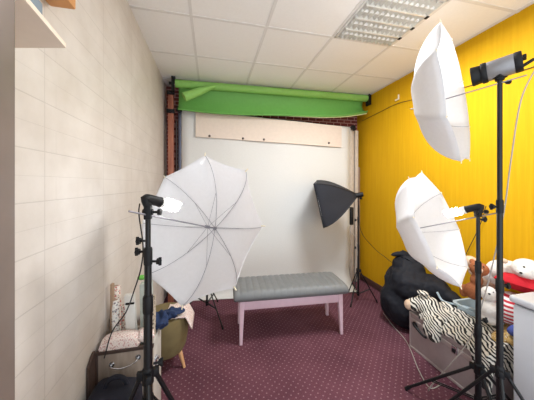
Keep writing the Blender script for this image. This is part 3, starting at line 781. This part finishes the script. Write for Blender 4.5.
# black bag in the corner
t = thing('fabric_bag', 'big slumped black fabric bag on the carpet against the yellow wall', 'bag', (1.95, 2.3, 0))
b = BM()
pts = [((2.01, 2.16, .22), (.235, .25, .235)), ((2.03, 2.14, .42), (.21, .23, .20)), ((2.06, 2.02, .30), (.19, .16, .30)), ((2.08, 2.30, .30), (.16, .18, .30)), ((2.07, 2.17, .58), (.14, .17, .13)), ((2.12, 1.94, .46), (.12, .18, .12)), ((2.14, 1.80, .42), (.085, .13, .085))]
for c_, r_ in pts: ell(b, c_, *r_, nz=.14, ns=5)
o = obj('body', b, M['bag'], t); 
r = o.modifiers.new('merge', 'REMESH'); r.mode = 'VOXEL'; r.voxel_size = .010; r.use_smooth_shade = True
s = o.modifiers.new('soften', 'SMOOTH'); s.iterations = 10; s.factor = .7
tx = bpy.data.textures.new('folds', 'CLOUDS'); tx.noise_scale = .13; tx.noise_depth = 3
dm = o.modifiers.new('folds', 'DISPLACE'); dm.texture = tx; dm.strength = .045; dm.mid_level = .5
b = BM()
k1 = at(409, 253, 2.62); k0 = at(391, 255, 2.66)
tube(b, smoothpath([Vector((2.06, 2.17, .60)), at(412, 262, 2.60), at(407, 257, 2.62), at(400, 254, 2.64), k0], 4), [.12] * 4 + [.095] * 4 + [.05] * 4 + [.03, .028, .025, .02] + [.005], 12)
obj('tied_neck', b, M['bag'], t)

# ------------------------------------------------------------------ left side: box and its contents
BX0, BX1, BY0, BY1, BZ = -.575, -.305, 1.385, 1.60, .62
t = thing('open_box', 'open taupe panel box by the tiled wall filled with rolls and fabric', 'box', ((BX0 + BX1) / 2, (BY0 + BY1) / 2, 0))
b = BM(); box(b, BX0, BX1, BY0, BY0 + .014, 0, BZ, .003); obj('front_panel', b, M['box'], t)
b = BM(); box(b, BX0 - .003, BX1 + .003, BY0 - .004, BY0 + .016, BZ - .012, BZ + .004, .002); obj('edge_trim', b, M['dark'], t)
b = BM(); box(b, BX0 - .003, BX0 + .012, BY0 - .005, BY0 + .01, 0, BZ, .002); obj('corner_trim', b, M['dark'], t)
b = BM(); box(b, BX1 - .014, BX1, BY0 + .014, BY1, 0, BZ, .003); obj('side_panel', b, M['boxside'], t, label='pale grey side panel')
b = BM(); box(b, BX0, BX0 + .014, BY0 + .014, BY1, 0, BZ, .003); obj('side_panel', b, M['box'], t)
b = BM(); box(b, BX0 + .014, BX1 - .014, BY1 - .014, BY1, 0, BZ, .003); obj('back_panel', b, M['box'], t)
b = BM(); box(b, BX0 + .014, BX1 - .014, BY0 + .014, BY1 - .014, .005, .02); obj('bottom', b, M['box'], t)
hz = .555
b = BM(); tube(b, smoothpath([(-.50, BY0 - .003, hz), (-.497, BY0 - .022, hz - .004), (-.45, BY0 - .026, hz - .012), (-.40, BY0 - .026, hz), (-.378, BY0 - .022, hz + .014), (-.375, BY0 - .003, hz + .018)], 4), .0035, 8)
for x, dz in ((-.50, 0), (-.375, .018)): cyl(b, (x, BY0 - .001, hz + dz), (x, BY0 - .006, hz + dz), .013)
obj('handle', b, M['chrome'], t, label='chrome pull handle')
for z in (.50, ): 
    b = BM(); box(b, BX1 - .005, BX1 + .008, 1.42, 1.455, z - .02, z + .03, .003); cyl(b, (BX1 + .004, 1.437, z + .02), (BX1 + .02, 1.437, z + .02), .009); obj('catch', b, M['chrome'], t)
# dark board leaning along the wall
b = BM()
v = [(XL + .003, 1.31, 0), (XL + .003, 1.375, 0), (XL + .003, 1.375, .64), (XL + .003, 1.345, .63), (XL + .003, 1.31, .60)]
A_ = [b.verts.new(p) for p in v]; C_ = [b.verts.new((p[0] + .012, p[1], p[2])) for p in v]
b.faces.new(A_); b.faces.new(C_[::-1])
for k in range(5): b.faces.new((A_[k], A_[(k + 1) % 5], C_[(k + 1) % 5], C_[k]))
tag(obj('leaning_board', b, M['dark'], smooth=False), 'dark brown board leaning on the tiled wall beside the taupe box', 'board')

def roll(label, p0, p1, r, mat, group='wrapping paper rolls'):
    b = BM(); p0, p1 = Vector(p0), Vector(p1); t = thing('paper_roll', label, 'paper roll', p0, group)
    cyl(b, p0, p1, r, seg=18); obj('paper', b, mat, t)
    b = BM(); d = (p1 - p0).normalized(); cyl(b, p1 - d * .002, p1 + d * .002, r * .6, seg=14); obj('core', b, M['kraft'], t)
BI = .03
roll('tallest pink floral wrapping paper roll leaning on the tiled wall', (-.50, 1.53, BI), at(115, 286, 1.46), .029, M['flor'])
roll('second floral paper roll with grey flowers, lower and in front', (-.495, 1.45, BI), at(115.5, 300, 1.39), .020, M['florw'])
roll('short peach floral paper roll in the box beside the white carton', (-.455, 1.475, BI), at(124, 305, 1.42), .017, M['flor'])
b = BM(); p0 = Vector((-.545, 1.545, .30)); p1 = at(108.5, 293, 1.46); p1.x = max(p1.x, -.568)
box(b, -.007, .007, -.014, .014, -.30, .33, .002, Matrix.Translation((-.556, 1.545, .58))); tag(obj('wooden_batten', b, M['kraft']), 'narrow brown batten standing at the wall side of the box', 'board')
def slab(label, name, pc, w, d, h, tilt, mat, cat, rz=0):
    b = BM(); box(b, -w / 2, w / 2, -d / 2, d / 2, 0, h, .003, Matrix.Translation(pc) @ Matrix.Rotation(rz, 4, 'Z') @ Matrix.Rotation(tilt, 4, 'Y'))
    return b
t = thing('white_carton', 'tall slim white carton with a black slot standing in the box', 'box', (-.40, 1.50, BI))
b = slab('', '', (-.410, 1.50, BI), .05, .04, .86 - BI, -.05, M['white'], 'box'); obj('body', b, M['white'], t)
q = at(132, 300.5, 1.375)
b = BM(); box(b, -.022, .022, -.004, .004, -.005, .005, .001, Matrix.Translation((q.x, 1.478, q.z))); obj('slot', b, M['dkey'], t, label='black slot')
t = thing('wrapped_packet', 'clear grey green wrapped packet standing tallest in the box', 'packet', (-.35, 1.53, BI))
b = slab('', '', (-.358, 1.54, BI), .062, .05, .90 - BI, -.02, M['wrap'], 'packet'); obj('wrap', b, M['wrap'], t)
b = BM(); ell(b, at(142, 277.5, 1.47), .026, .02, .014, nz=.2, ns=30); obj('cap', b, M['lime'], t, label='lime green top')
b = BM(); box(b, -.02, .02, -.03, .03, BI, .84, .004, Matrix.Translation((-.335, 1.475, 0)) ); tag(obj('checked_folder', b, M['check']), 'black and brown checked folder upright behind the stand pole', 'folder')
# printed bag on top front
b = BM(); pillow(b, (-.47, 1.43, .635), .10, .045, .055, 0, -.02, .3); tag(obj('printed_pouch', b, M['flor2']), 'pink printed fabric pouch resting on the front edge of the box', 'pouch')
b = BM(); pillow(b, (-.352, 1.44, .655), .042, .04, .034, .3, .2, .35); tag(obj('floral_cloth', b, M['flor2']), 'folded pink cloth behind the stand pole on the box', 'cloth')
b = BM(); ell(b, (-.30, 1.555, .665), .04, .05, .045, nz=.7, ns=32, sub=4); tag(obj('denim_cloth', b, M['denim']), 'crumpled dark blue denim cloth on the right corner of the box', 'cloth')

# olive stool behind the box
oc = Vector((-.37, 2.10, 0))
t = thing('tub_stool', 'olive velvet tub stool with splayed beech legs behind the taupe box', 'stool', oc)
b = BM(); lathe(b, oc, [(.11, .135), (.145, .14), (.165, .18), (.18, .28), (.185, .40), (.178, .43), (.15, .435), (.05, .43)], 32); obj('seat', b, M['olive'], t)
for a in (-.35, PI / 2 - .35, PI - .35, 1.5 * PI - .35):
    d = Vector((math.cos(a), math.sin(a), 0)); b = BM(); cyl(b, oc + d * .12 + Vector((0, 0, .15)), oc + d * .165, .019, .011, seg=12); obj('leg', b, M['beech'], t)
b = BM()
def drape(u, v):
    x = oc.x + .02 + .20 * u; y = oc.y - .13 + .24 * v
    z = .445 + .012 * noise.noise(Vector((u * 4, v * 4, 1))) - (.10 * max(0, u - .75) / .25)
    return Vector((x, y, z))
grid(b, 16, 14, drape); tag(obj('printed_cloth', b, M['flor2'], solid=.008), 'pink printed cloth lying over the olive stool', 'cloth')
b = BM(); ell(b, (-.30, 1.99, .475), .07, .05, .035, nz=.7, ns=26, sub=4); tag(obj('blue_garment', b, M['denim']), 'crumpled blue garment on top of the olive stool', 'cloth')

# backpack at the bottom left
t = thing('backpack', 'dark navy backpack on the floor at the bottom left below the box', 'backpack', (-.445, 1.27, 0))
b = BM(); vs = box(b, -.57, -.32, 1.16, 1.365, 0, .53, .06, seg=4)
for v in vs:
    k = v.co.z / .53; v.co.x = -.445 + (v.co.x + .445) * (1 - .16 * k * k); v.co.y = 1.28 + (v.co.y - 1.28) * (1 - .25 * k * k)
    v.co.z += .03 * noise.noise(v.co * 9) * k
obj('body', b, M['navy'], t)
b = BM(); box(b, -.52, -.37, 1.13, 1.18, .05, .28, .018, seg=3); obj('pocket', b, M['navy'], t)
b = BM(); tube(b, smoothpath([(-.49, 1.27, .51), (-.475, 1.265, .555), (-.44, 1.265, .572), (-.405, 1.265, .555), (-.39, 1.27, .51)], 5), .011, 8); obj('carry_handle', b, M['navy'], t)
for x in (-.50, -.39):
    b = BM(); tube(b, smoothpath([(x, 1.19, .47), (x - .01, 1.16, .36), (x, 1.145, .22), (x + .01, 1.16, .1)], 5), .009, 8); obj('strap', b, M['navy'], t)
b = BM(); tube(b, [(-.355, 1.20, .30), (-.345, 1.22, .42), (-.39, 1.24, .49)], .003, 6); obj('zip', b, M['steel'], t)

# ------------------------------------------------------------------ cables and small wall items
def cable(label, pts, r, mat, n=8, name='cable'):
    b = BM(); tube(b, smoothpath(pts, n), r, 6); tag(obj(name, b, mat), label, 'cable')
pl = B3 - n * .0
plug = B3 - Vector(nB).normalized() * .125 + Vector((0, 0, -.012))
cable('grey power cable running from the flash head down to the carpet by the trunk', [plug, plug + Vector((.005, -.01, -.03)), at(521, 100, 1.20), at(511, 160, 1.27), at(505, 205, 1.30), at(496, 250, 1.36), at(481, 308, 1.45), at(466, 345, 1.52),
      Vector((1.50, 1.40, .03)), at(441, 384, 1.77) * 1, Vector((at(430, 387, 1.74).x, at(430, 387, 1.74).y, .006)), Vector((at(419, 370, 1.90).x, at(419, 370, 1.90).y, .006)), Vector((at(407, 342, 2.24).x, at(407, 342, 2.24).y, .006)),
      Vector((at(396, 325, 2.5).x - .03, at(396, 325, 2.5).y, .006)), Vector((at(391, 318, 2.66).x - .02, 2.38, .006))], .0035, M['cableg'])
cable('black cable hanging from the left bulb lamp beside the wall', [Vector((SL[0], SL[1], 1.40)) + cv(-.035, 0, .0), at(139, 215, .98), at(143, 246, 1.0), at(141, 268, 1.02), at(135, 288, 1.08), at(126, 312, 1.16), at(112, 332, 1.22), Vector((-.53, 1.37, .60))], .003, M['cable'])
def onwall(px, py, off=.008):
    r_ = (px - 267) / 240; kx = r_ * RX + FX; c = (XR - off) / kx; return at(px, py, c)
cable('thin dark cable stapled across the upper yellow wall', [onwall(362, 121), onwall(380, 112), onwall(398, 103.5), onwall(425, 97), onwall(460, 88.5), onwall(500, 77), onwall(530, 68), onwall(560, 58)], .003, M['cable'])
P0 = Vector((SS.x + .01, SS.y, 1.22))
cable('thin dark cable from the softbox stand drooping across the yellow wall', [P0, at(361, 231, 3.08), onwall(375, 249, .06), onwall(385, 257, .04), onwall(393, 263, .04), onwall(404, 267, .03)], .003, M['cable'])
cable('black cable on the yellow wall behind the shorter right light stand', [onwall(486, 206, .02), onwall(480, 225, .02), onwall(468, 250, .012), onwall(462, 262, .012)], .003, M['cable'])
t = thing('softbox_controller', 'black handheld control hanging with grey wires beside the softbox stand', 'controller', (1.80, 2.75, .98))
b = BM(); cc = at(351.5, 216, 2.98); box(b, -.022, .022, -.014, .014, -.11, .11, .006, Matrix.Translation(cc)); obj('case', b, M['blackp'], t)
b = BM(); tube(b, smoothpath([cc + Vector((0, 0, -.11)), at(350.5, 232, 2.98), at(355.5, 238, 3.0), at(357, 255, 3.0), at(355, 272, 3.0)], 5), .006, 6); obj('wire', b, M['cableg'], t)
t = thing('wall_clip', 'small ivory plastic clip on the yellow wall above the cable', 'clip', onwall(397, 98, 0))
w = onwall(397, 98, .006); b = BM(); box(b, XR - .012, XR - .001, w.y - .035, w.y + .03, w.z - .03, w.z - .012, .003); box(b, XR - .012, XR - .001, w.y - .035, w.y - .018, w.z - .02, w.z + .035, .003); obj('body', b, M['ivory'], t)

# ------------------------------------------------------------------ light and camera
w = bpy.data.worlds.new('daylight'); sc.world = w; w.use_nodes = True
bg = w.node_tree.nodes['Background']; bg.inputs[0].default_value = (.86, .94, 1, 1); bg.inputs[1].default_value = 2.0
def area(name, loc, rot, sx_, sy_, p, col=(1, 1, 1)):
    l = bpy.data.lights.new(name, 'AREA'); l.shape = 'RECTANGLE'; l.size = sx_; l.size_y = sy_; l.energy = p; l.color = col
    o = bpy.data.objects.new(name, l); COL.objects.link(o); o.location = loc; o.rotation_euler = rot; return o
area('ceiling_fill', (1.346, 1.646, ZC - .06), (0, 0, 0), .5, .5, 44, (.94, .975, 1))  # added fill lamp below the louvre fixture, brightens floor, walls and backdrop
cam = bpy.data.cameras.new('camera'); co = bpy.data.objects.new('camera', cam); COL.objects.link(co); sc.camera = co
co.location = (0, 0, H); co.rotation_euler = (PI / 2, 0, -TH)
cam.sensor_fit = 'HORIZONTAL'; cam.sensor_width = 36; cam.lens = 240 / 534 * 36; cam.clip_start = .02
cam.shift_y = -(200 - 184.5) / 534
sc.view_settings.view_transform = 'Standard'; sc.view_settings.look = 'None'; sc.view_settings.gamma = 1; sc.view_settings.exposure = .32
sc.view_settings.use_curve_mapping = False
